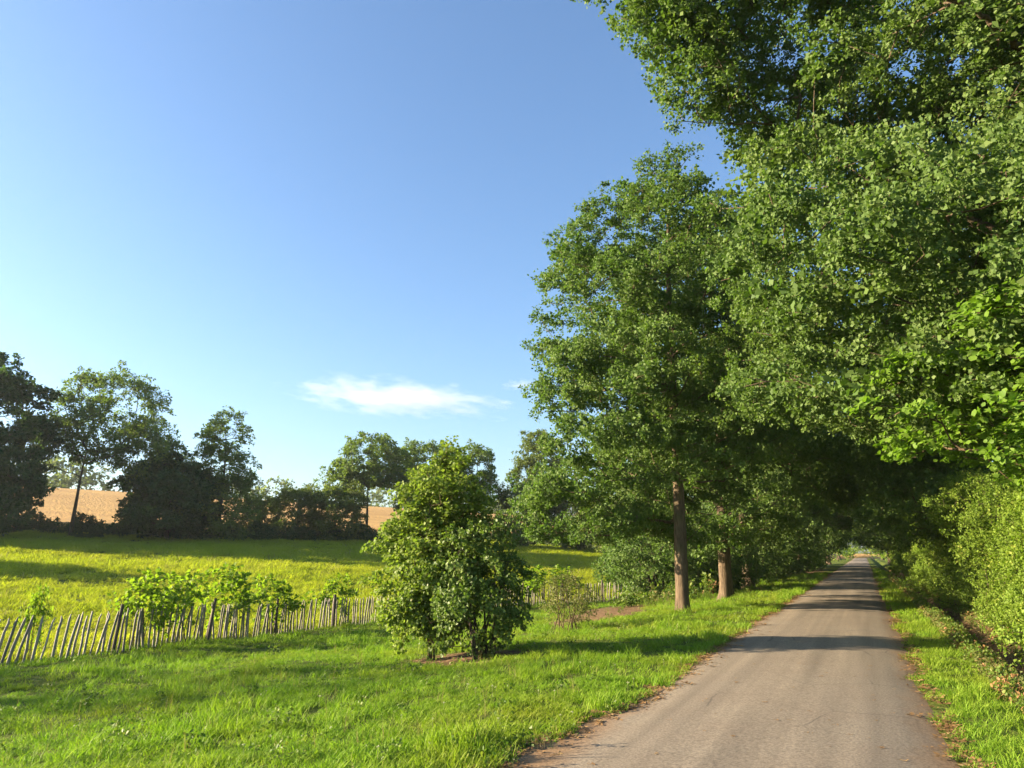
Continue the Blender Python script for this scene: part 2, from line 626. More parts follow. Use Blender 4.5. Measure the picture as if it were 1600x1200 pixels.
col = mixc(nt, ramp(nt, vor.outputs['Distance'], [(.0, (.5, .5, .5)), (.16, (0, 0, 0))]), col, (.36, .32, .26))
warp = mixc(nt, .12, geo.outputs['Position'], blot.outputs['Color'], 'ADD')
crk = N(nt, 'ShaderNodeTexVoronoi', Scale=.9, _feature='DISTANCE_TO_EDGE')
nt.links.new(warp, crk.inputs['Vector'])
msk = N(nt, 'ShaderNodeTexNoise', Scale=.45, Detail=2.0)
nt.links.new(geo.outputs['Position'], msk.inputs['Vector'])
ck = mixc(nt, 1.0, ramp(nt, crk.outputs['Distance'], [(.0, (.75, .75, .75)), (.012, (0, 0, 0))]), ramp(nt, msk.outputs['Fac'], [(.48, (0, 0, 0)), (.6, (1, 1, 1))]), 'MULTIPLY')
col = mixc(nt, ck, col, (.07, .06, .05))
mp2 = N(nt, 'ShaderNodeMapping')
mp2.inputs['Scale'].default_value = (3.5, .05, 1)
nt.links.new(geo.outputs['Position'], mp2.inputs[0])
lane = N(nt, 'ShaderNodeTexNoise', Scale=1.0, Detail=3.0)
nt.links.new(mp2.outputs[0], lane.inputs['Vector'])
col = mixc(nt, .6, col, ramp(nt, lane.outputs['Fac'], [(.35, (.68, .67, .66)), (.65, (1.15, 1.13, 1.1))]), 'MULTIPLY')
sx = N(nt, 'ShaderNodeSeparateXYZ')
nt.links.new(geo.outputs['Position'], sx.inputs[0])
edge = N(nt, 'ShaderNodeMath', _operation='ADD')
edge.inputs[1].default_value = .98
nt.links.new(sx.outputs[0], edge.inputs[0])
ab = N(nt, 'ShaderNodeMath', _operation='ABSOLUTE')
nt.links.new(edge.outputs[0], ab.inputs[0])
ed2 = N(nt, 'ShaderNodeMath', _operation='MULTIPLY_ADD')
nt.links.new(blot.outputs['Fac'], ed2.inputs[0])
ed2.inputs[1].default_value = .5
nt.links.new(ab.outputs[0], ed2.inputs[2])
dirt = ramp(nt, ed2.outputs[0], [(0, (0, 0, 0)), (.5, (0, 0, 0)), (1, (1, 1, 1))])
mr = N(nt, 'ShaderNodeMapRange')
mr.inputs[1].default_value, mr.inputs[2].default_value = 1.42, 1.75
nt.links.new(ed2.outputs[0], mr.inputs[0])
col = mixc(nt, mr.outputs[0], col, ramp(nt, grit.outputs['Fac'], [(.3, (.1, .06, .03)), (.7, (.3, .19, .1))]))
p = N(nt, 'ShaderNodeBsdfPrincipled', Roughness=.85)
p.inputs['Specular IOR Level'].default_value = .3
nt.links.new(col, p.inputs['Base Color'])
b = N(nt, 'ShaderNodeBump', Strength=.45, Distance=.008)
nt.links.new(grit.outputs['Fac'], b.inputs['Height'])
nt.links.new(b.outputs[0], p.inputs['Normal'])
nt.links.new(p.outputs[0], out.inputs[0])
road = obj('road', mesh_np('road', RV, [rf], m, smooth=True))
tag(road, 'narrow worn asphalt lane with leaf-strewn edges', None, kind='structure')

# wheat field: a ripe crop standing half a metre over the slope
U, Vv = np.meshgrid(np.linspace(97, 236, 70), np.linspace(-60, 330, 130))
WX, WY = -.885 * U + .465 * Vv, .465 * U + .885 * Vv
WZ = terrain(WX, WY) + .75 + .06 * np.sin(Vv * 2.2)
WZ[:, 0] -= 1.2; WZ[:, -1] -= 1.2; WZ[0] -= 1.2; WZ[-1] -= 1.2
wi = np.arange(WX.size).reshape(WX.shape)
wf = np.stack([wi[:-1, :-1], wi[:-1, 1:], wi[1:, 1:], wi[1:, :-1]], -1).reshape(-1, 4)
m, nt, out = new_mat('ripe_wheat')
geo = N(nt, 'ShaderNodeNewGeometry')
n1 = N(nt, 'ShaderNodeTexNoise', Scale=.12, Detail=5.0)
n2 = N(nt, 'ShaderNodeTexNoise', Scale=2.0, Detail=4.0)
for n_ in (n1, n2):
    nt.links.new(geo.outputs['Position'], n_.inputs['Vector'])
col = ramp(nt, n1.outputs['Fac'], [(.3, (.35, .185, .035)), (.7, (.46, .265, .055))])
col = mixc(nt, .35, col, ramp(nt, n2.outputs['Fac'], [(.3, (.6, .6, .6)), (.7, (1.2, 1.2, 1.2))]), 'MULTIPLY')
p = N(nt, 'ShaderNodeBsdfPrincipled', Roughness=1.0)
nt.links.new(col, p.inputs['Base Color'])
b = N(nt, 'ShaderNodeBump', Strength=1.0, Distance=.5)
nt.links.new(n2.outputs['Fac'], b.inputs['Height'])
nt.links.new(b.outputs[0], p.inputs['Normal'])
nt.links.new(p.outputs[0], out.inputs[0])
wheat = obj('wheat_field', mesh_np('wheat_field', np.stack([WX, WY, WZ], -1).reshape(-1, 3), [wf], m, smooth=True))
tag(wheat, 'ripe golden wheat field on the far hillside', None, kind='structure')

# ------------------------------------------------------------------ avenue oaks
rng = np.random.default_rng(11)


def oak_boughs(rng, blobs, n, mind, shell=.6):
    return blob_points(rng, blobs, n, shell, mind)


# big oak standing right of the road, its crown hanging over the lane
bl = [((-1.4, .2, 13.4), (4.2, 5.0, 3.4)), ((-.4, 1.6, 9.8), (3.4, 3.6, 3.6)), ((-2.9, .2, 6.6), (3.3, 4.6, 2.5)), ((-4.0, 1.2, 10.2), (2.1, 2.8, 2.9)), ((-6.4, -1.0, 14.2), (1.5, 1.4, 1.1)),
      ((-5.2, -.7, 12.8), (1.0, 1.3, 1.9)), ((-1.2, -2.4, 6.3), (3.0, 2.8, 2.4)), ((.2, -1.8, 10.4), (2.2, 2.6, 2.0))]
bg = np.concatenate([oak_boughs(rng, bl, 165, 1.3, .5), [(-7.8, -1.4, 14.3), (-7.1, -1.2, 13.6), (-6.8, -1.0, 12.6), (-6.5, -.8, 11.8), (-6.1, -.8, 13.2), (-5.9, 0, 12.2), (-5.5, -.4, 14.2), (-5.7, .3, 11.0), (-5.6, .2, 9.8)]])
limbs_ = [np.array([(-.15, 0, 6.0), (-1.2, -.5, 7.3), (-2.4, -.8, 8.0), (-3.6, -.9, 8.9)]), np.array([(-.25, .1, 8.2), (-1.3, .2, 9.3), (-2.5, .1, 9.6), (-3.8, .4, 10.2), (-4.8, .3, 11.0)]),
          np.array([(-.4, .1, 11.5), (-1.7, -.6, 12.8), (-3.4, -.9, 13.4), (-5.4, -1.0, 13.9)]), np.array([(-.2, 0, 9.6), (-.9, -1.4, 10.6), (-1.7, -2.4, 11.0)])]
big = plant('big_oak', 21, [trunk_path(rng, 17, (-.6, .3))], [.52], bg, 17, 1.1, 160, .4, .074, M_OAK, M_BARK, center=(-.5, 0, 10), tip=.008, min_r=.005, bough_flat=.62, detail=False, leafwidth=.78, inner=(170, .14), heavy=[(l, .15 - .02 * i) for i, l in enumerate(limbs_)])
put('oak_tree', big, (4.3, 15.8, gz(4.3, 15.8) - .05), 'huge oak right of the lane, crown hanging over the asphalt and out of frame', 'tree', 'oaks of the avenue')

# first oak of the row left of the road
bl = [((-.5, 0, 8.9), (3.3, 3.5, 4.2)), ((.1, 0, 11.8), (1.6, 1.9, 2.2)), ((-1.9, -.3, 5.2), (2.8, 2.8, 2.3)), ((.8, .6, 6.4), (2.6, 3.0, 3.2)), ((-2.2, .4, 9.4), (1.9, 2.3, 2.4)), ((.4, -1.6, 5.6), (2.2, 1.3, 1.9)), ((-2.9, .5, 3.4), (2.2, 2.2, 1.7)), ((-1.2, 1.6, 3.5), (2.0, 1.6, 1.6))]
bg = oak_boughs(rng, bl, 135, 1.0, .5)
first = plant('row_oak', 22, [trunk_path(rng, 12.3, (.1, .1), .08)], [.195], bg, 14, .85, 115, .36, .082, M_OAK2, M_BARK, center=(-.5, 0, 8), tip=.007, detail=False, leafwidth=.72, bough_flat=.62, flare=.35, inner=(90, .13))
put('oak_tree', first, (-4.83, 21.93, gz(-4.83, 21.93) - .03), 'slender oak with a bare straight trunk, first of the row left of the lane', 'tree', 'oaks of the avenue')

# the oaks behind it: two builds, repeated down the avenue
bl = [((0, 0, 9.6), (4.2, 4.2, 4.8)), ((.4, 0, 5.0), (4.2, 4.0, 2.7)), ((0, 0, 12.6), (2.6, 2.6, 2.2))]
bg = oak_boughs(rng, bl, 105, 1.2, .5)
av1 = plant('avenue_oak', 23, [trunk_path(rng, 13, (.2, -.1))], [.235], bg, 13, 1.0, 88, .46, .12, M_OAK2, M_BARK, center=(0, 0, 8), tip=.007, detail=False)
bl = [((.2, 0, 8.2), (4.6, 4.4, 5.2)), ((1.0, .3, 4.3), (3.8, 3.6, 2.3)), ((-1, 0, 11.4), (3.2, 3.2, 2.6))]
bg = oak_boughs(rng, bl, 105, 1.2, .5)
av2 = plant('avenue_oak', 24, [trunk_path(rng, 12, (.1, .3))], [.28], bg, 13, 1.0, 88, .46, .12, M_OAK, M_BARK, center=(0, 0, 7), tip=.007, detail=False)
o1 = put('oak_tree', av1, (-4.7, 28.65, gz(-4.7, 28.65) - .03), 'thick-trunked oak, second trunk of the row left of the lane', 'tree', 'oaks of the avenue')
o2 = put('oak_tree', av2, (4.4, 28.5, gz(4.4, 28.5) - .03), 'oak behind the clipped hedge, second of the row right of the lane', 'tree', 'oaks of the avenue', rz=2.8)
ordw = ['third', 'fourth', 'fifth', 'sixth', 'seventh', 'eighth', 'ninth', 'tenth']
for i, (x, y, rz, s) in enumerate([(-5.3, 39, 1.1, .95), (-5.7, 53.9, 2.2, 1.0), (-4.9, 66, .4, 1.05), (-4.7, 79, 4.0, 1.1), (-4.6, 94, 5.0, 1.1), (-4.5, 112, 3.1, 1.1), (-5.0, 175, .9, 1.2)]):
    copy_thing(o2 if i % 2 == 0 else o1, (x, y, gz(x, y) - .03), rz, s, 'oak, %s trunk of the row left of the lane, counted from the camera' % ordw[i])
for i, (x, y, rz, s) in enumerate([(4.2, 41, 3.4, .95), (4.5, 54, 1.9, 1.0), (3.5, 68, 2.6, 1.05), (3.4, 84, 3.9, 1.1), (3.3, 101, 2.1, 1.1), (3.2, 119, 3.0, 1.1), (3.6, 185, 1.0, 1.2)]):
    copy_thing(o1 if i % 2 == 0 else o2, (x, y, gz(x, y) - .03), rz, s, 'oak, %s of the row right of the lane, counted from the camera' % ordw[i])

# young maple hanging into the picture from the right
bl = [((-1.7, .3, 4.0), (1.4, 2.0, 1.1)), ((-.9, -.6, 4.9), (1.3, 1.8, .8)), ((-1.4, 1.6, 3.2), (1.2, 1.6, .8)), ((-.2, 0, 4.2), (1.4, 1.8, 1.4))]
bg = oak_boughs(rng, bl, 62, .5, .3)
maple = plant('maple', 25, [trunk_path(rng, 6.2, (-.5, 0))], [.1], bg, 7, .5, 40, .34, .085, M_MAPLE, M_TWIG, center=(-.5, 0, 3), flat=.4, upness=.7, outness=.4, rnd=.55, leafwidth=.9, bough_flat=.35, step=.4)
put('maple_tree', maple, (3.6, 12.9, gz(3.6, 12.9) - .03), 'young maple with bright layered leaves under the huge oak', 'tree')

# ------------------------------------------------------------------ roadside bush, sapling, dry shrub
def stems_fan(rng, n, h, spread, base=.12):
    out = []
    for i in range(n):
        a = i * 2 * math.pi / n + rng.random()
        r = spread * (.4 + .6 * rng.random())
        z = np.linspace(0, h * (.75 + .3 * rng.random()), 7)
        t = z / z[-1]
        bx, by = rng.normal(size=2) * base
        out.append(np.stack([bx + math.cos(a) * r * t ** 1.4, by + math.sin(a) * r * t ** 1.4, z], 1))
    return out


bl = [((.15, 0, 2.0), (.85, .85, 1.15)), ((-.2, -.05, .8), (.62, .6, .5)), ((.25, 0, 2.8), (.74, .7, .62)), ((-.3, 0, 1.5), (.65, .65, .95))]
bg = np.concatenate([blob_points(rng, bl, 125, .45, .24), [(.3, 0, 3.5), (.36, .05, 3.75), (-.05, .1, 3.4), (.62, -.1, 3.35), (-.4, .1, 3.15), (.95, 0, 3.0), (1.0, .1, 2.6), (-.75, 0, 2.6), (-1.0, -.4, 2.0), (-.2, 0, 3.2), (.65, .1, 3.05)]])
sap = plant('maple_sapling', 31, [np.array([[0, 0, 0], [.02, 0, 1], [.1, .02, 2.2], [.3, 0, 3.75]])] + stems_fan(rng, 4, 2.6, .9, .06), [.05, .022, .022, .02, .02],
            bg, 5, .27, 40, .22, .066, M_SAP, M_TWIG, center=(0, 0, 1.6), tip=.004, step=.3, min_r=.003, leafwidth=.8, upness=.8, flat=.6, up=.4)
sp_ = put('maple_sapling', sap, (-7.25, 12.1, gz(-7.25, 12.1) - .02), 'pale green maple sapling rising above the dark roadside bush', 'sapling', trunk_name='stem', limb_name='twigs', crown_name='foliage')
bl = [((-.1, 0, 1.05), (.95, 1.0, .9)), ((.1, 0, 1.75), (.6, .65, .7)), ((-.75, .1, .95), (.7, .7, .6))]
bg = blob_points(rng, bl, 85, .5, .28)
bush = plant('bush', 32, stems_fan(rng, 9, 1.9, .8, .14), [.03] * 9, bg, 5, .25, 46, .2, .058, M_BUSH, M_BARKD, center=(0, 0, .8), tip=.004, step=.3, min_r=.003, leafwidth=.75, up=.3)
sp_.scale = (.93, .93, 1.0)
bs_ = put('roadside_bush', bush, (-6.2, 11.95, gz(-6.2, 11.95) - .02), 'round dark green bush on the grass verge, right under the pale sapling', 'bush', trunk_name='stem', limb_name='twigs', crown_name='foliage')
bs_.scale = (.9, .9, 1.0)
bl = [((0, 0, .75), (.62, .6, .6))]
bg = blob_points(rng, bl, 40, .4, .18)
dry = plant('dry_shrub', 33, stems_fan(rng, 10, 1.15, .5, .15), [.014] * 10, bg, 4, .2, 26, .16, .05, M_DRY, M_TWIG, center=(0, 0, .5), tip=.003, step=.2, min_r=.002, leafwidth=.5, detail=False, up=.2)
put('dry_shrub', dry, (-6.75, 17.9, gz(-6.75, 17.9) - .02), 'small half-dry brownish shrub between the bush and the oak trunk', 'bush', trunk_name='stem', limb_name='twigs', crown_name='foliage')

# understorey between the oak row and the fence
bl = [((0, 0, 2.4), (2.0, 2.0, 2.2)), ((.5, .3, 1.2), (1.9, 1.9, 1.1))]
bg = blob_points(rng, bl, 80, .5, .5)
und = plant('understorey_shrub', 34, stems_fan(rng, 7, 3.6, 1.4, .2), [.05] * 7, bg, 6, .5, 40, .34, .11, M_OAK2, M_BARKD, center=(0, 0, 1.5), step=.5, detail=False, up=.3)
u0 = put('understorey_shrub', und, (-8.6, 33.5, gz(-8.6, 33.5)), 'leafy shrub under the first oak, hiding the end of the fence', 'shrub', 'shrubs under the oak row', trunk_name='stem', limb_name='twigs', crown_name='foliage')
for x, y, rz, s, lb in [(-6.4, 35.5, 1.0, .95, 'leafy shrub between the first and second oak trunks'), (-11.0, 42, 2.0, 1.15, 'tall shrub beside the field behind the first oak'),
                        (-6.6, 46, 3.0, 1.15, 'shrub just right of the second oak trunk'), (-5.9, 51, 1.7, 1.0, 'shrub against the fourth oak trunk of the row'), (-6.0, 62, .3, 1.1, 'shrub against the fifth oak trunk of the row'), (-6.9, 58, 4.0, 1.3, 'shrub in the shade beyond the third oak of the row'), (-6.2, 72, 5.0, 1.3, 'shrub deep in the shade at the far oaks left of the lane'),
                        (-13.5, 52, .6, 1.5, 'broad shrub at the field corner beyond the fence end'), (-6.4, 88, 2.6, 1.5, 'farthest shrub left of the lane before the light')]:
    copy_thing(u0, (x, y, gz(x, y)), rz, s, lb)

# ------------------------------------------------------------------ hedge right of the road
bl = [((0, 0, 1.55), (.8, 2.6, 1.5)), ((.3, 0, 2.6), (.9, 2.5, 1.1)), ((-.3, 0, .45), (.75, 2.6, .55))]
bg = blob_points(rng, bl, 300, .6, .24)
bg[:, 0] += .22 * np.sin(bg[:, 1] * 2.3) + .12 * rng.normal(size=len(bg))
hed = plant('hedge', 41, stems_fan(rng, 8, 2.2, .35, .25), [.022] * 8, bg, 7, .3, 42, .2, .055, M_HEDGE, M_BARKD, center=(1.2, 0, 1.2), tip=.004, step=.35, min_r=.003, detail=False, leafwidth=.7, upness=.25, outness=.8, up=.2)
h0 = put('hedge', hed, (3.4, 14.4, gz(3.4, 14.4)), 'bright sunlit stretch of leafy hedge nearest the camera beyond the ditch', 'hedge', 'hedge stretches right of the lane', trunk_name='stem', limb_name='twigs', crown_name='foliage')
for x, y, rz, sc, lb in [(3.5, 18.9, .05, (.9, .75, .85), 'low darker hedge piece right behind the bright near stretch'), (3.2, 23.2, 3.1, (.95, .85, 1.0), 'hedge stretch halfway along the shadowed part of the lane'),
                         (3.2, 27.8, .02, (1.0, .9, 1.05), 'blocky hedge stretch in front of the second oak right of the lane'), (3.3, 32.6, 3.1, (.95, .95, .9), 'hedge stretch just beyond the blocky one'),
                         (3.0, 38, .0, (1, 1.2, 1.1), 'shaded hedge stretch under the overhanging oaks right of the lane'), (3.0, 46, 3.1, (1, 1.5, 1.2), 'dark hedge stretch deep in the avenue right of the lane'),
                         (3.0, 60, 0, (1, 2.2, 1.3), 'far dark hedge stretch right of the lane in the avenue'), (3.0, 82, 3.1, (1, 3.6, 1.4), 'farthest hedge stretch right of the lane before the light')]:
    copy_thing(h0, (x, y, gz(x, y)), rz, 1, lb, scale=sc)

# ------------------------------------------------------------------ paling fence with climbing shrubs
FENCE = np.array([(-16.3, 6.5), (-16.05, 9.3), (-15.9, 10.0), (-15.7, 11.0), (-15.8, 14.3), (-16.3, 18.6), (-16.4, 23.7), (-15.6, 29), (-14.2, 33.4), (-12.1, 38.4), (-9.8, 42.0)])
fl = np.concatenate([[0], np.cumsum(np.linalg.norm(np.diff(FENCE, axis=0), axis=1))])


def fence_at(s):
    x, y = np.interp(s, fl, FENCE[:, 0]), np.interp(s, fl, FENCE[:, 1])
    x2, y2 = np.interp(s + .1, fl, FENCE[:, 0]), np.interp(s + .1, fl, FENCE[:, 1])
    return x, y, math.atan2(y2 - y, x2 - x)


def wood_mat(name, a, b):
    m, nt, out = new_mat(name)
    tc = N(nt, 'ShaderNodeTexCoord')
    mp = N(nt, 'ShaderNodeMapping')
    mp.inputs['Scale'].default_value = (60, 60, 4)
    nt.links.new(tc.outputs['Object'], mp.inputs[0])
    nz = N(nt, 'ShaderNodeTexNoise', Scale=1.0, Detail=5.0)
    nt.links.new(mp.outputs[0], nz.inputs['Vector'])
    oi = N(nt, 'ShaderNodeObjectInfo')
    c = ramp(nt, oi.outputs['Random'], [(0, a), (1, b)])
    c = mixc(nt, .7, c, ramp(nt, nz.outputs['Fac'], [(.3, (.5, .5, .5)), (.7, (1.2, 1.2, 1.2))]), 'MULTIPLY')
    p = N(nt, 'ShaderNodeBsdfPrincipled', Roughness=.85)
    nt.links.new(c, p.inputs['Base Color'])
    nt.links.new(p.outputs[0], out.inputs[0])
    return m


M_PALE = wood_mat('weathered_paling', (.17, .15, .125), (.42, .37, .3))
M_POST = wood_mat('dark_post', (.06, .045, .035), (.12, .09, .065))
m, nt, out = new_mat('fence_wire')
p = N(nt, 'ShaderNodeBsdfPrincipled', Roughness=.5, Metallic=.8)
p.inputs['Base Color'].default_value = (.12, .11, .1, 1)
nt.links.new(p.outputs[0], out.inputs[0])
M_WIRE = m
rng = np.random.default_rng(51)


def picket_mesh(k):
    r = np.random.default_rng(60 + k)
    h = .92 + .1 * r.random()
    w, t = .018 + .012 * r.random(), .01
    lv = [(0, 1, 0), (.35, 1, r.normal() * .008), (.7, .95, r.normal() * .01), (.9, .85, r.normal() * .01), (1, .25, r.normal() * .01)]
    V, F = [], []
    for z, q, o in lv:
        V += [(-w * q + o, -t, z * h), (w * q + o, -t, z * h), (w * q + o, t, z * h), (-w * q + o, t, z * h)]
    for i in range(len(lv) - 1):
        for j in range(4):
            F.append((i * 4 + j, i * 4 + (j + 1) % 4, i * 4 + 4 + (j + 1) % 4, i * 4 + 4 + j))
    F.append((16, 17, 18, 19))
    return mesh_np('picket', np.array(V), [np.array(F)], M_PALE)


pm = [picket_mesh(k) for k in range(7)]
fx0, fy0, _ = fence_at(0)
fence = empty('picket_fence', (fx0, fy0, gz(fx0, fy0)))
tag(fence, 'weathered chestnut paling fence along the meadow edge, pickets leaning', 'fence')
F0 = np.array([fx0, fy0, gz(fx0, fy0)])
s, k = .1, 0
lean = 0.0
while s < fl[-1] - .1 and k < 295:
    x, y, a = fence_at(s)
    near = ss(9, 2, s)
    lean = .9 * lean + .1 * (rng.normal() * .25)
    o = bpy.data.objects.new('picket', pm[k % 7])
    link(o, fence)
    o.location = np.array([x + rng.normal() * .012, y + rng.normal() * .012, gz(x, y) - .04]) - F0
    o.rotation_euler = (rng.normal() * .05,   .05 + .13 * near + lean * .4 + rng.normal() * .045, a)
    s += .108 + .045 * rng.random() + .1 * (rng.random() < .06) + .02 * near
    k += 1
print('pickets', k)
sides = 9
ang = np.arange(sides) * 2 * math.pi / sides
pv = []
for z, r_ in ((-.2, .042), (.6, .04), (1.05, .038), (1.08, .03)):
    pv.append(np.stack([r_ * np.cos(ang), r_ * np.sin(ang), np.full(sides, z)], 1))
pv = np.concatenate(pv)
i_ = np.arange(sides)
j_ = (i_ + 1) % sides
pf = np.concatenate([np.stack([q * sides + i_, q * sides + j_, (q + 1) * sides + j_, (q + 1) * sides + i_], 1) for q in range(3)])
top = 3 * sides + np.arange(sides)
post_me = mesh_np('post', pv, [pf, top[None]], M_POST)
for q, sp in enumerate(np.arange(2.9, fl[-1], 2.9)):
    x, y, a = fence_at(sp)
    o = obj('post', post_me, fence)
    o.location = np.array([x + .05 * math.sin(a), y - .05 * math.cos(a), gz(x, y)]) - F0
    o.rotation_euler = (rng.normal() * .04, .05 + .12 * ss(9, 2, sp) + rng.normal() * .04, a)
for h in (.28, .74):
    sp = np.arange(0, fl[-1], .4)
    pts = np.array([(*fence_at(q)[:2], gz(*fence_at(q)[:2]) + h + .015 * math.sin(q * 3)) for q in sp]) - F0
    V, F = tubes(pts[:-1], pts[1:], np.full(len(pts) - 1, .003), np.full(len(pts) - 1, .003), 4)
    obj('wire', mesh_np('wire', V, [F], M_WIRE), fence)

bl = [((0, 0, .9), (1.0, .45, .5)), ((.2, 0, 1.35), (.6, .35, .38))]
bg = blob_points(rng, bl, 26, .2, .26)
vin = plant('fence_shrub', 52, stems_fan(rng, 6, 1.35, .55, .2), [.014] * 6, bg, 3, .2, 12, .17, .105, M_VINE, M_BARKD, center=(0, 0, .4), tip=.003, step=.25, min_r=.002, leafwidth=.8, up=.1)
x, y, a = fence_at(np.interp(13.2, FENCE[:, 1], fl))
v0 = put('fence_shrub', vin, (x - .15, y, gz(x, y)), 'yellow-green big-leaved shrub sprawling over the fence by the pale near pickets', 'shrub', 'shrubs growing through the fence', rz=.3, trunk_name='stem', limb_name='twigs', crown_name='foliage')
for yy, off, rz, sc, lb in [(14.3, -.3, 1.9, (1.0, 1.0, .95), 'yellow-green shrub behind the fence beside the dark middle post'), (16.4, -.4, 3.3, (1.1, 1.1, 1.1), 'tallest yellow-green shrub rising behind the fence'),
                            (18.4, -.3, 4.4, (1.1, 1.2, .95), 'wide yellow-green shrub behind the fence, beside the tallest one'), (21.4, -.3, .9, (.8, .9, .95), 'small yellow-green shrub behind the fence near the roadside sapling'),
                            (10.55, -.2, .9, (.3, .3, .85), 'single leafy shoot on the fence between the leaning near pickets'),
                            (33.6, -.4, 2.2, (1.2, 1.6, 1.0), 'bright leafy shrub on the far fence end behind the dry shrub'), (35.6, -.4, 5.2, (1.2, 1.5, 1.0), 'bright leafy shrub on the far fence end nearest the first oak trunk')]:
    x, y, a = fence_at(np.interp(yy, FENCE[:, 1], fl))
    copy_thing(v0, (x + off, y, gz(x, y)), rz, 1, lb, scale=sc)

# ------------------------------------------------------------------ trees beyond the meadow
rng = np.random.default_rng(71)
G_F = 'trees along the far meadow edge'


def field_tree(seed, h, blobs, nb, mat, per=40, leaf=.3, br=1.1, clr=.6, cp=6, r=.28, lean=(0, 0), stem=.8, mind=.8, shell=.5):
    bg = blob_points(rng, blobs, nb, shell, mind)
    return plant('field_tree', seed, [trunk_path(rng, h * stem, lean)], [r], bg, cp, br, per, clr, leaf, mat, M_BARKD, tip=.012, step=.9, detail=False, min_r=.011, center=(0, 0, h * .5), upness=.5)


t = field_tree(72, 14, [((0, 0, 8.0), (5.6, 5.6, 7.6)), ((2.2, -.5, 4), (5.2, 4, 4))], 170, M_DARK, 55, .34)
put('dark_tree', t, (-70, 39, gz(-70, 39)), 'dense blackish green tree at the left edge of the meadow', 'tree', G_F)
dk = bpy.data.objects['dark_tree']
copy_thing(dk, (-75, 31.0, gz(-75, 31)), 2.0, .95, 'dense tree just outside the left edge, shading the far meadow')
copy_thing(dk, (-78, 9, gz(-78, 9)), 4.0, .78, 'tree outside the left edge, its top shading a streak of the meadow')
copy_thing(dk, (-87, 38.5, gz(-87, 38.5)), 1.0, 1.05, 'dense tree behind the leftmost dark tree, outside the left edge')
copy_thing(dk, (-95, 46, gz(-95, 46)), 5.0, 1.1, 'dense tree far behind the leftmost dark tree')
t = field_tree(73, 16.5, [((1.6, 1.6, 11.5), (5.4, 5.0, 4.6)), ((4.5, 3.5, 8.5), (3.6, 3, 3.2)), ((-2, -2, 9), (2.6, 2.6, 3))], 165, M_FAR, 32, .25, 1.0, .6, 6, .2, (.5, .35), .5)
ash = put('ash_tree', t, (-67.5, 46.8, gz(-67.5, 46.8)), 'tall airy tree with sky showing through, beside the dense dark tree', 'tree', G_F)
t = field_tree(74, 12.8, [((0, 0, 10), (2.2, 2.2, 3.2)), ((.3, 0, 7.2), (3.2, 3, 2.6)), ((-.4, 0, 3.5), (4, 3.6, 3.4))], 110, M_FAR, 36, .25, .95, .55, 6, .22)
put('bushy_tree', t, (-58.6, 56.2, gz(-58.6, 56.2)), 'bushy tree with a tall rounded top, rising over the dark thicket', 'tree', G_F)
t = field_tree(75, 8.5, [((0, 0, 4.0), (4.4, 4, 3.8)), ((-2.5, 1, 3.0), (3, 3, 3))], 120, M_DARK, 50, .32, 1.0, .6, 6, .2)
th = put('thicket_tree', t, (-61.5, 52.5, gz(-61.5, 52.5)), 'dark low thicket between the airy tree and the rounded bushy tree', 'tree', G_F)
t = field_tree(76, 9.5, [((0, 0, 6.4), (2.6, 2.4, 3.0))], 40, M_FAR, 12, .22, .9, .6, 5, .12, shell=.2)
thin = put('thin_tree', t, (-64.0, 54.5, gz(-64, 54.5)), 'thin twiggy tree behind the dark thicket, almost bare at the top', 'tree', G_F)
copy_thing(thin, (-35, -3.6, gz(-35, -3.6)), 1.0, 1.12, 'thin twiggy tree in the meadow outside the left edge')
t = field_tree(77, 6.2, [((0, 0, 3.2), (2.6, 2.6, 3.0))], 45, M_FARL, 40, .24, .8, .5, 6, .12)
s1 = put('field_shrub', t, (-57.5, 66.5, gz(-57.5, 66.5)), 'round hazy shrub tree in front of the wheat, right of the dark thicket', 'shrub', G_F)
copy_thing(s1, (-62.6, 66.5, gz(-62.6, 66.5)), 4.4, .8, 'hazy round shrub tree rising just right of the tall rounded bushy tree')
copy_thing(s1, (-53.6, 68.2, gz(-53.6, 68.2)), 2.0, 1.0, 'yellowish shrub tree at the foot of the slim forked tree', scale=(1.25, 1.2, 1.05))
t = field_tree(78, 12.4, [((0, 0, 9.4), (3.6, 3.4, 3.0)), ((-2.8, -1.6, 7.2), (2.2, 2.2, 1.8)), ((2.6, 1.6, 8.0), (2.2, 2.2, 2.2))], 85, M_FAR, 38, .26, .85, .5, 6, .2, stem=.55, shell=.55)
a2 = put('forked_tree', t, (-52.3, 72.4, gz(-52.3, 72.4)), 'slim open tree with bare forking limbs, standing before the wheat', 'tree', G_F)
copy_thing(a2, (-49.5, 80.5, gz(-49.5, 80.5)), 2.4, 1.0, 'open tree half hidden behind the slim forked tree')
copy_thing(a2, (-42.0, 78, gz(-42, 78)), 4.0, .95, 'open tree directly behind the top of the roadside sapling')
t = field_tree(79, 15, [((0, 0, 11), (3.2, 3.2, 4)), ((1.6, 0, 7.5), (2.4, 2.2, 2.5)), ((-2.4, 0, 9.0), (1.8, 1.8, 2.2))], 95, M_FARL, 40, .26, .9, .5, 6, .22)
t8 = put('pale_trunk_tree', t, (-38.5, 92, gz(-38.5, 92)), 'tall tree with a pale bare trunk left of the avenue oaks', 'tree', G_F)
for x, y, rz, s, lb in [(-46.5, 76, 1.0, 1.2, 'broad shrub behind the roadside sapling'), (-37, 83, 2.0, 1.3, 'broad shrub left of the pale bare trunk'), (-31, 84, 3.3, 1.25, 'shrub right of the pale bare trunk at the meadow end'),
                        (-24, 78, 4.1, 1.2, 'shrub at the meadow end behind the first oak'), (-18, 72, .4, 1.25, 'shrub closing the meadow corner behind the oak row')]:
    copy_thing(s1, (x, y, gz(x, y)), rz, s, lb)
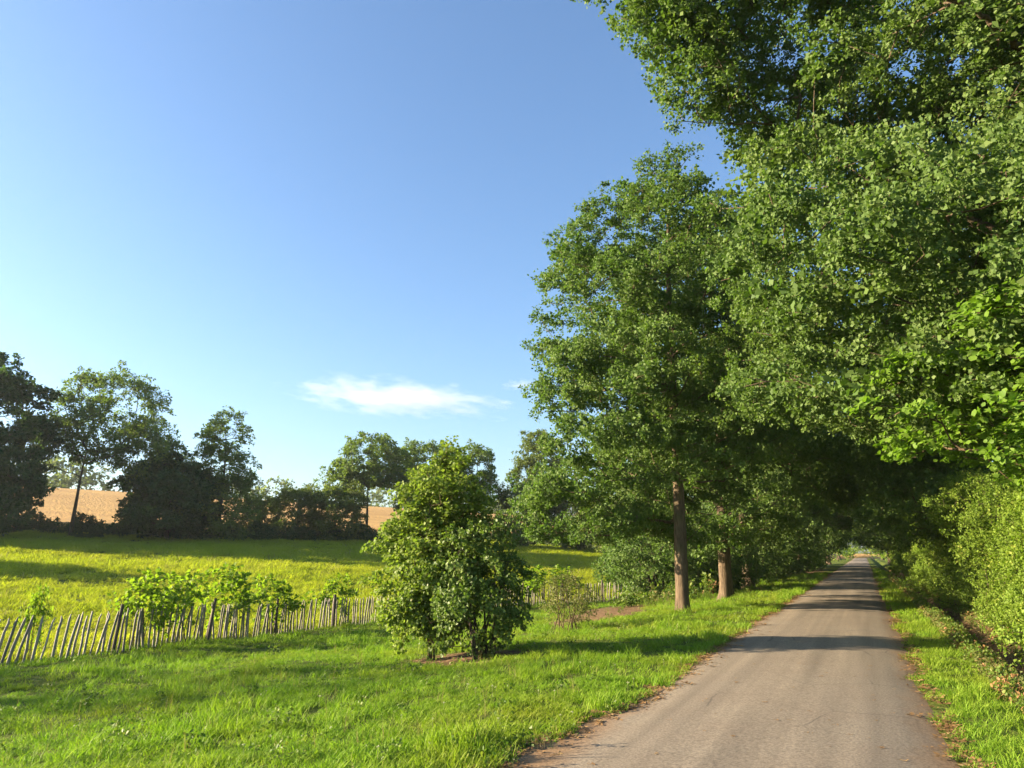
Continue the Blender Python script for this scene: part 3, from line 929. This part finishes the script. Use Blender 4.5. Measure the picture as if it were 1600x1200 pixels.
copy_thing(t8, (-20, 84, gz(-20, 84)), 2.5, .95, 'tree behind the low branches of the first oak')
copy_thing(t8, (-28, 96, gz(-28, 96)), 1.5, 1.0, 'tree behind the meadow end shrubs')

# low dark scrub at the foot of the trees
bl = [((0, 0, .7), (2.6, 1.3, .75))]
bg = blob_points(rng, bl, 45, .5, .3)
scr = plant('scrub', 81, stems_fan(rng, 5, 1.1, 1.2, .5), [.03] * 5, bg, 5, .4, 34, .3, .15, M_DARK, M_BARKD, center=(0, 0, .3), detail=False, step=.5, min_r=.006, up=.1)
sc0 = None
pos = [(-78, 44), (-74.5, 46.3), (-71, 49), (-68, 52), (-65, 55), (-62, 58), (-59.5, 61.2), (-57, 64), (-54.6, 66.6), (-52, 69.5), (-49, 72), (-46, 74)]
names = ['farthest left', 'second from the left', 'third from the left', 'fourth from the left', 'fifth from the left', 'sixth from the left', 'seventh from the left', 'eighth from the left', 'ninth from the left', 'tenth from the left', 'second from the right', 'farthest right']
for i, (x, y) in enumerate(pos):
    lb = 'low dark scrub at the foot of the far trees, %s' % names[i]
    if sc0 is None:
        sc0 = put('low_scrub', scr, (x, y, gz(x, y)), lb, 'scrub', 'low scrub along the meadow edge', rz=.7, trunk_name='stem', limb_name='twigs', crown_name='foliage')
    else:
        copy_thing(sc0, (x, y, gz(x, y)), .7 + rng.normal() * .3, 1, lb, scale=(1 + .2 * rng.random(), 1, .7 + .6 * rng.random()))
for i, (x, y, lb) in enumerate([(-66.0, 47.5, 'small dark tussock on the shaded meadow, below the airy tree'), (-60.2, 54.0, 'small dark tussock on the shaded meadow, below the thicket'), (-56.2, 60.2, 'small dark tussock on the shaded meadow, below the hazy shrub')]):
    copy_thing(sc0, (x, y, gz(x, y)), .7, 1, lb, scale=(.5, .5, .55))

# far wood on the ridge: one hazy mass
rng = np.random.default_rng(91)
bb = []
for i in range(150):
    v = rng.uniform(-120, 420)
    u = 262 + rng.uniform(0, 30)
    x, y = -.885 * u + .465 * v, .465 * u + .885 * v
    h = 8 + 6 * rng.random() + 6 * max(0, math.sin(v * .05 + 1.0))
    if x < -35:
        bb.append((x, y, gz(x, y), h))
C, Rr = [], []
for x, y, z, h in bb:
    d = unit(rng.normal(size=(22, 3)))
    C.append(np.array([x, y, z + h * .5]) + d * np.array([h * .5, h * .5, h * .5]))
C = np.concatenate(C)
O = unit(rng.normal(size=C.shape) + np.array([0, 0, .6]))
V, F, T = leaves(rng, C, O, 14, 1.6, 1.3, detail=False)
wood = obj('far_wood', mesh_np('far_wood', V, [F], M_FARL, tint=T))
tag(wood, 'distant hazy wood along the ridge above the wheat', 'wood', kind='stuff')
# sunlit growth closing the end of the lane
bl = [((0, 0, 2.6), (2.6, 2.4, 2.6))]
bg = blob_points(rng, bl, 40, .5, .6)
for i, (x, y, s, lb) in enumerate([(-4.6, 150, 1.4, 'sunlit bush at the bright end of the lane, left side'), (1.6, 250, 1.6, 'sunlit bush closing the bright end of the lane'), (4.4, 145, 1.2, 'sunlit bush at the bright end of the lane, right side')]):
    if i == 0:
        e = plant('end_bush', 92, stems_fan(rng, 5, 3.2, 1.2, .3), [.05] * 5, bg, 5, .7, 26, .5, .22, M_HEDGE, M_BARKD, center=(0, 0, 1), detail=False, min_r=.01)
        e0 = put('end_bush', e, (x, y, gz(x, y)), lb, 'bush', 'sunlit bushes at the lane end', s=s, trunk_name='stem', limb_name='twigs', crown_name='foliage')
    else:
        copy_thing(e0, (x, y, gz(x, y)), i * 2.0, s, lb)


# ------------------------------------------------------------------ grass, litter and weeds (scattered tufts)
def tuft_mesh(name, seed, blades, rad, h, wid, mat, lean=.45, seedheads=0, smat=None):
    r = np.random.default_rng(seed)
    V, F4, F3, T = [], [], [], []
    for b_ in range(blades):
        a = r.random() * 6.283
        q = rad * math.sqrt(r.random())
        bx, by = q * math.cos(a), q * math.sin(a)
        hh = h * (.5 + .6 * r.random())
        d = r.random() * 6.283
        l = hh * lean * (.3 + r.random())
        w = wid * (.7 + .6 * r.random())
        wa = d + 1.57 + r.normal() * .5
        wx, wy = w * math.cos(wa), w * math.sin(wa)
        o = len(V)
        for t, ww in ((0, .8), (.45, 1.0), (.8, .7)):
            cx, cyy, cz = bx + math.cos(d) * l * t ** 2, by + math.sin(d) * l * t ** 2, hh * (t - .18 * t * t * lean)
            V += [(cx - wx * ww, cyy - wy * ww, cz), (cx + wx * ww, cyy + wy * ww, cz)]
        V.append((bx + math.cos(d) * l, by + math.sin(d) * l, hh * (1 - .18 * lean)))
        F4 += [(o, o + 1, o + 3, o + 2), (o + 2, o + 3, o + 5, o + 4)]
        F3.append((o + 4, o + 5, o + 6))
        T += [r.random()] * 7
    return mesh_np(name, np.array(V), [np.array(F4), np.array(F3)], mat, tint=np.array(T))


def scatter(name, pts, rotz, scl, idx, protos, label, tilt=None, cat=None):
    """one object that sets a tuft at every point"""
    me = bpy.data.meshes.new(name)
    n = len(pts)
    me.vertices.add(n)
    me.vertices.foreach_set('co', np.ascontiguousarray(pts, np.float32).ravel())
    rot = np.zeros((n, 3), np.float32)
    rot[:, 2] = rotz
    if tilt is not None: rot[:, :2] = tilt
    a = me.attributes.new('rot', 'FLOAT_VECTOR', 'POINT'); a.data.foreach_set('vector', rot.ravel())
    a = me.attributes.new('scl', 'FLOAT_VECTOR', 'POINT'); a.data.foreach_set('vector', np.ascontiguousarray(scl, np.float32).ravel())
    a = me.attributes.new('idx', 'INT', 'POINT'); a.data.foreach_set('value', np.ascontiguousarray(idx, np.int32))
    o = obj(name, me)
    coll = bpy.data.collections.new(name + '_tufts')
    for i, pme in enumerate(protos):
        po = bpy.data.objects.new('%s_tuft_%02d' % (name, i), pme)
        coll.objects.link(po)
    ng = bpy.data.node_groups.new(name + '_scatter', 'GeometryNodeTree')
    ng.interface.new_socket('Geometry', in_out='INPUT', socket_type='NodeSocketGeometry')
    ng.interface.new_socket('Geometry', in_out='OUTPUT', socket_type='NodeSocketGeometry')
    gi_, go = ng.nodes.new('NodeGroupInput'), ng.nodes.new('NodeGroupOutput')
    ci = ng.nodes.new('GeometryNodeCollectionInfo')
    ci.inputs['Collection'].default_value = coll
    ci.inputs['Separate Children'].default_value = True
    ci.inputs['Reset Children'].default_value = True
    ip = ng.nodes.new('GeometryNodeInstanceOnPoints')
    ip.inputs['Pick Instance'].default_value = True

    def attr(nm, ty):
        q = ng.nodes.new('GeometryNodeInputNamedAttribute')
        q.data_type = ty
        q.inputs['Name'].default_value = nm
        return q.outputs['Attribute']
    ng.links.new(gi_.outputs[0], ip.inputs['Points'])
    ng.links.new(ci.outputs[0], ip.inputs['Instance'])
    ng.links.new(attr('idx', 'INT'), ip.inputs['Instance Index'])
    ng.links.new(attr('rot', 'FLOAT_VECTOR'), ip.inputs['Rotation'])
    ng.links.new(attr('scl', 'FLOAT_VECTOR'), ip.inputs['Scale'])
    ng.links.new(ip.outputs[0], go.inputs[0])
    md = o.modifiers.new('scatter', 'NODES')
    md.node_group = ng
    tag(o, label, cat, kind='stuff')
    return o


rng = np.random.default_rng(101)
M_GRASS = leaf_mat('verge_grass', [(0, (.125, .235, .018)), (.6, (.205, .325, .028)), (1, (.3, .365, .055))], .45, .6, .2, patch=(.5, .45, .75, (.25, .29, .03)), per_object=True)
M_FIELD = leaf_mat('meadow_grass', [(0, (.26, .33, .025)), (.6, (.34, .375, .03)), (1, (.42, .4, .05))], .55, .6, .12, patch=(.12, .42, .75, (.38, .375, .045)), per_object=True)
M_STRAW = leaf_mat('dry_grass', [(0, (.24, .19, .07)), (1, (.42, .35, .17))], .35, .7, .2)
M_LITTER = leaf_mat('fallen_leaf', [(0, (.12, .06, .025)), (.6, (.28, .16, .06)), (1, (.42, .3, .14))], .15, .7, .25)
M_WEED = leaf_mat('weed_leaf', [(0, (.07, .14, .015)), (.7, (.14, .2, .03)), (1, (.26, .24, .05))], .45, .5, .3)
tg = [tuft_mesh('tuft', 200 + i, 46, .13, (.10, .125, .15, .115)[i % 4], .0034, M_GRASS, .8) for i in range(6)]
tg += [tuft_mesh('tall_tuft', 210 + i, 24, .1, .26, .0036, M_GRASS, .8) for i in range(2)]


def in_view(x, y, m=6.0):
    a = np.degrees(np.arctan2(-x, y))
    return (a > -14 - m) & (a < 61 + m)


def soil_free(x, y):
    ok = np.ones(len(x), bool)
    for cx, cyy, rx, ry_, ang_ in SOIL[:3]:
        dx, dy = x - cx, y - cyy
        c_, s_ = math.cos(ang_), math.sin(ang_)
        q = np.hypot((dx * c_ + dy * s_) / rx, (-dx * s_ + dy * c_) / ry_)
        ok &= q > .75 + .35 * rng.random(len(x))
    return ok


# left verge
n = 160000
x = -2.35 - 14.2 * rng.random(n)
y = 2.5 + 60 * rng.random(n)
d = np.hypot(x, y)
dens = np.clip(1500 / np.maximum(d, 4) ** 1.55, 4, 70) / 190.0
keep = (rng.random(n) < dens) & in_view(x, y) & soil_free(x, y)
keep &= x < np.interp(y, ry, RX[:, 0]) + .05
x, y, d = x[keep], y[keep], d[keep]
sc = (.75 + .5 * rng.random(len(x))) * np.clip(d / 14, 1, 2.2) ** .6
hgt = sc * (.65 + .3 * (np.sin(x * 1.1 + y * .3) * np.sin(y * .8 - x * .4) > .1) + .35 * ss(.9, .2, -2.3 - x))
shade = (y > 27) & (x > -9)
hgt = hgt * (1 + .6 * ss(.55, .9, np.sin(x * 2.1 + 1.3 * np.sin(y * .9)) * np.sin(y * 1.7 + 1.1 * np.sin(x * 1.3))))
idx = np.where(rng.random(len(x)) < .02, rng.integers(6, 8, len(x)), rng.integers(0, 6, len(x)))
scatter('verge_grass', np.stack([x, y, terrain(x, y) - .01], 1), rng.random(len(x)) * 6.283, np.stack([sc, sc, hgt], 1), idx, tg, 'lush green grass of the verge left of the lane', cat='grass')
print('verge', len(x))
# right verge
n = 60000
x = .42 + 1.75 * rng.random(n)
y = 3 + 75 * rng.random(n)
d = np.hypot(x, y)
keep = (rng.random(n) < np.clip(1300 / np.maximum(d, 4) ** 1.5, 4, 70) * 131 / n) & (x > np.interp(y, ry, RX[:, -1]) + .02 + .12 * rng.random(n)) & (rng.random(n) > ss(1.2, 1.9, x))
x, y, d = x[keep], y[keep], d[keep]
sc = (.75 + .5 * rng.random(len(x))) * np.clip(d / 14, 1, 2.2) ** .6
hgt = sc * (.55 + .5 * rng.random(len(x)))
idx = np.where(rng.random(len(x)) < .03, rng.integers(6, 8, len(x)), rng.integers(0, 6, len(x)))
scatter('roadside_grass', np.stack([x, y, terrain(x, y) - .01], 1), rng.random(len(x)) * 6.283, np.stack([sc, sc, hgt], 1), idx, tg, 'grass strip between the lane and the ditch', cat='grass')
print('right verge', len(x))
# meadow
tf = [tuft_mesh('meadow_tuft', 220 + i, 46, .3, .42 + .05 * i, .009, M_FIELD, .55) for i in range(4)]
tf += [tuft_mesh('meadow_stalks', 230, 16, .3, .75, .006, M_STRAW, .35)]
n = 120000
x = -9 - 75 * rng.random(n)
y = 2 + 88 * rng.random(n)
d = np.hypot(x, y)
u = -.885 * x + .465 * y
fxx = np.interp(y, FENCE[:, 1], FENCE[:, 0])
keep = in_view(x, y) & (x < fxx - .35) & (u < 86) & (rng.random(n) < np.clip(9 * (22 / np.maximum(d, 10)) ** 1.0, 2.6, 12) * 6600 / n)
x, y, d = x[keep], y[keep], d[keep]
sc = (.8 + .5 * rng.random(len(x))) * np.clip(d / 30, 1, 2) ** .7
hgt = (.4 + .3 * rng.random(len(x))) * (1 + .35 * np.sin(x * .25 + 1) * np.sin(y * .3)) * np.clip(d / 40, 1, 1.3)
idx = np.where(rng.random(len(x)) < .02, 4, rng.integers(0, 4, len(x)))
scatter('meadow_grass', np.stack([x, y, terrain(x, y) - .02], 1), rng.random(len(x)) * 6.283, np.stack([sc, sc, hgt], 1), idx, tf, 'tall yellow-green meadow grass beyond the fence', cat='grass')
print('meadow', len(x))


# fallen leaves along both road edges
def litter_mesh(k):
    r = np.random.default_rng(300 + k)
    V, F, T = leaves(r, np.zeros((1, 3)), np.array([[0, 0, 1.]]), 9, .09, .05, flat=.03, upness=2.5, outness=0, rnd=.4, detail=False)
    V[:, 2] = np.abs(V[:, 2]) + .002
    return mesh_np('litter', V, [F], M_LITTER, tint=T)


lm_ = [litter_mesh(k) for k in range(5)]
n = 3000
y = 3 + 60 * rng.random(n) ** 1.6
side = rng.random(n) < .55
x = np.where(side, np.interp(y, ry, RX[:, 0]) + np.abs(rng.normal(size=n)) * .18 - .1, np.interp(y, ry, RX[:, -1]) - np.abs(rng.normal(size=n)) * .12 + .16)
stray = rng.random(n) < .1
x = np.where(stray, -2.3 + 2.6 * rng.random(n), x)
rz_ = np.maximum(np.interp(x, [-2.45, -2.2, -1.6, -.98, -.4, .2, .48], [-.005, .016, .03, .035, .03, .017, -.005]), terrain(x, y)) + .004
sc = .5 + .6 * rng.random(n)
sc = np.where(stray, .35 * sc, sc)
scatter('fallen_leaves', np.stack([x, y, rz_], 1), rng.random(n) * 6.283, np.stack([sc, sc, sc], 1), rng.integers(0, 5, n), lm_, 'brown fallen leaves strewn along both edges of the lane', cat='leaves')


# weeds and dry stalks on the ditch bank
def weed_mesh(k, mat, leaf, h):
    r = np.random.default_rng(320 + k)
    nC = 7
    C = np.stack([r.normal(size=nC) * .1, r.normal(size=nC) * .1, h * (.15 + .85 * r.random(nC))], 1)
    O = unit(C * np.array([1, 1, 0]) + np.array([0, 0, .05]))
    V, F, T = leaves(r, C, O, 7, .1, leaf, upness=.6, detail=True)
    S, SF = tubes(np.zeros((nC, 3)) + r.normal(size=(nC, 3)) * .02, C, np.full(nC, .003), np.full(nC, .002), 3)
    return mesh_np('weed', np.concatenate([V, S]), [F, SF + len(V)], [mat], tint=np.concatenate([T, np.full(len(S), .6)]))


wm = [weed_mesh(0, M_WEED, .08, .3), weed_mesh(1, M_WEED, .06, .45), weed_mesh(2, M_DRY, .06, .4), weed_mesh(3, M_LITTER, .07, .3), tuft_mesh('dry_tuft', 240, 20, .12, .35, .005, M_STRAW, .8)]
n = 2600
y = 6 + 50 * rng.random(n) ** 1.3
x = 1.3 + .4 * rng.random(n) + np.where(rng.random(n) < .25, .95, 0)
sc = .3 + .45 * rng.random(n)
scatter('ditch_weeds', np.stack([x, y, terrain(x, y)], 1), rng.random(n) * 6.283, np.stack([sc, sc, sc * .9], 1), rng.choice(5, n, p=[.25, .2, .2, .15, .2]), wm, 'dry weeds and brambles on the ditch bank right of the lane', cat='weeds')
# broad-leaved weeds and pale flower heads in the left verge
n = 350
y = 4.5 + 40 * rng.random(n) ** 1.5
x = -2.5 - 11 * rng.random(n) ** 1.2
sc = .25 + .35 * rng.random(n)
scatter('verge_weeds', np.stack([x, y, terrain(x, y)], 1), rng.random(n) * 6.283, np.stack([sc, sc, sc], 1), rng.choice(2, n), wm[:2], 'small broad-leaved weeds among the verge grass', cat='weeds')
def flower_mesh(k):
    r = np.random.default_rng(340 + k)
    V, F, T = leaves(r, np.array([[0, 0, .16]]), np.array([[0, 0, 1.]]), 26, .012, .012, upness=.3, detail=False)
    S, SF = tubes(np.zeros((1, 3)), np.array([[0, 0, .16]]), np.array([.0015]), np.array([.0012]), 3)
    return mesh_np('flower', np.concatenate([V, S]), [F, SF + len(V)], [M_PETAL], tint=np.concatenate([T, np.zeros(len(S))]))


M_PETAL = leaf_mat('pale_petal', [(0, (.35, .36, .2)), (.15, (.45, .45, .3)), (1, (.55, .54, .4))], .3, .7, .2)
n = 90
y = 5 + 16 * rng.random(n) ** 1.4
x = -2.55 - 4.5 * rng.random(n) ** 1.5
sc = .5 + .4 * rng.random(n)
scatter('clover_flowers', np.stack([x, y, terrain(x, y)], 1), rng.random(n) * 6.283, np.stack([sc, sc, sc], 1), rng.choice(2, n), [flower_mesh(0), flower_mesh(1)], 'tiny pale clover flowers in the verge grass beside the lane', cat='flowers')
n = 500
y = 4.5 + 34 * rng.random(n) ** 1.3
x = -2.6 - 12 * rng.random(n)
sc = .5 + .5 * rng.random(n)
scatter('dry_stalks', np.stack([x, y, terrain(x, y)], 1), rng.random(n) * 6.283, np.stack([sc * .6, sc * .6, sc], 1), np.zeros(n), [tuft_mesh('stalks', 245, 6, .1, .4, .0025, M_STRAW, .5)], 'sparse dry grass stalks standing in the verge', cat='grass')
# undergrowth below hedge and oaks
n = 3000
y = 7 + 100 * rng.random(n)
x = np.where(rng.random(n) < .5, 3.2 + 1.5 * rng.random(n), -5.6 - 3.5 * rng.random(n))
keep = (x > 0) | (y > 29)
x, y = x[keep], y[keep]
sc = .8 + 1.2 * rng.random(len(x))
scatter('undergrowth', np.stack([x, y, terrain(x, y)], 1), rng.random(len(x)) * 6.283, np.stack([sc, sc, sc], 1), rng.choice(5, len(x), p=[.4, .3, .12, .06, .12]), wm, 'tangled undergrowth below the hedge and the oak rows', cat='undergrowth')

# ------------------------------------------------------------------ cloud
m, nt, out = new_mat('cloud_vapour')
tc = N(nt, 'ShaderNodeTexCoord')
nz = N(nt, 'ShaderNodeTexNoise', Scale=2.6, Detail=6.0, Roughness=.6)
mp = N(nt, 'ShaderNodeMapping')
mp.inputs['Scale'].default_value = (1.6, 1.2, .9)
nt.links.new(tc.outputs['Object'], mp.inputs[0])
nt.links.new(mp.outputs[0], nz.inputs['Vector'])
ln = N(nt, 'ShaderNodeVectorMath', _operation='LENGTH')
nt.links.new(tc.outputs['Object'], ln.inputs[0])
ma = N(nt, 'ShaderNodeMath', _operation='MULTIPLY_ADD')
nt.links.new(ln.outputs['Value'], ma.inputs[0])
ma.inputs[1].default_value = -.42
nt.links.new(nz.outputs['Fac'], ma.inputs[2])
mr = N(nt, 'ShaderNodeMapRange')
mr.inputs[1].default_value, mr.inputs[2].default_value = .22, .5
mr.inputs[3].default_value, mr.inputs[4].default_value = 0, .0045
nt.links.new(ma.outputs[0], mr.inputs[0])
pv_ = N(nt, 'ShaderNodeVolumePrincipled')
pv_.inputs['Color'].default_value = (.96, .93, .88, 1)
pv_.inputs['Anisotropy'].default_value = .2
nt.links.new(mr.outputs[0], pv_.inputs['Density'])
nt.links.new(pv_.outputs[0], out.inputs['Volume'])
U_, V_ = np.meshgrid(np.linspace(0, 2 * math.pi, 33)[:-1], np.linspace(0, math.pi, 17))
sv = np.stack([np.sin(V_) * np.cos(U_), np.sin(V_) * np.sin(U_), np.cos(V_)], -1).reshape(-1, 3)
si = np.arange(17 * 32).reshape(17, 32)
sn = np.roll(si, -1, axis=1)
sf = np.stack([si[:-1], si[1:], sn[1:], sn[:-1]], -1).reshape(-1, 4)
cloud = obj('cloud', mesh_np('cloud', sv, [sf], m, smooth=True))
D = 3000
CTH, CPS = R(12.78), R(24.91)
cf = np.array([-math.sin(CPS) * math.cos(CTH), math.cos(CPS) * math.cos(CTH), math.sin(CTH)])
cloud.location = (-1661.6, 2468.0, 609.5)
cloud.scale = (560, 260, 85)
cloud.rotation_euler = (0, R(5), R(24.9))
tag(cloud, 'small flat white cloud low in the blue sky', 'cloud')
c2 = cloud.copy()
link(c2)
c2.location = (-1210, 2690, 668)
c2.scale = (110, 90, 22)
c2.rotation_euler = (0, R(-3), R(20))
tag(c2, 'tiny faint wisp of cloud beside the first oak crown', 'cloud')



# ------------------------------------------------------------------ evening haze: one closed box of thin air
x0, x1, y0, y1 = xs[0] - 20, xs[-1] + 20, ys[0] - 20, ys[-1] + 20
z0, z1 = float(GZ.min()) - 1.0, 62.0
hv = np.array([(x, y, z) for z in (z0, z1) for y in (y0, y1) for x in (x0, x1)])
hf = np.array([(0, 2, 3, 1), (4, 5, 7, 6), (0, 1, 5, 4), (2, 6, 7, 3), (0, 4, 6, 2), (1, 3, 7, 5)])
m, nt, out = new_mat('haze_air')
pv_ = N(nt, 'ShaderNodeVolumePrincipled', Density=HAZE)
pv_.inputs['Color'].default_value = (.86, .93, 1.0, 1)
pv_.inputs['Anisotropy'].default_value = .3
nt.links.new(pv_.outputs[0], out.inputs['Volume'])
haze = obj('haze', mesh_np('haze', hv, [hf], m))
tag(haze, 'thin evening haze in the air over the fields', 'haze', kind='stuff')
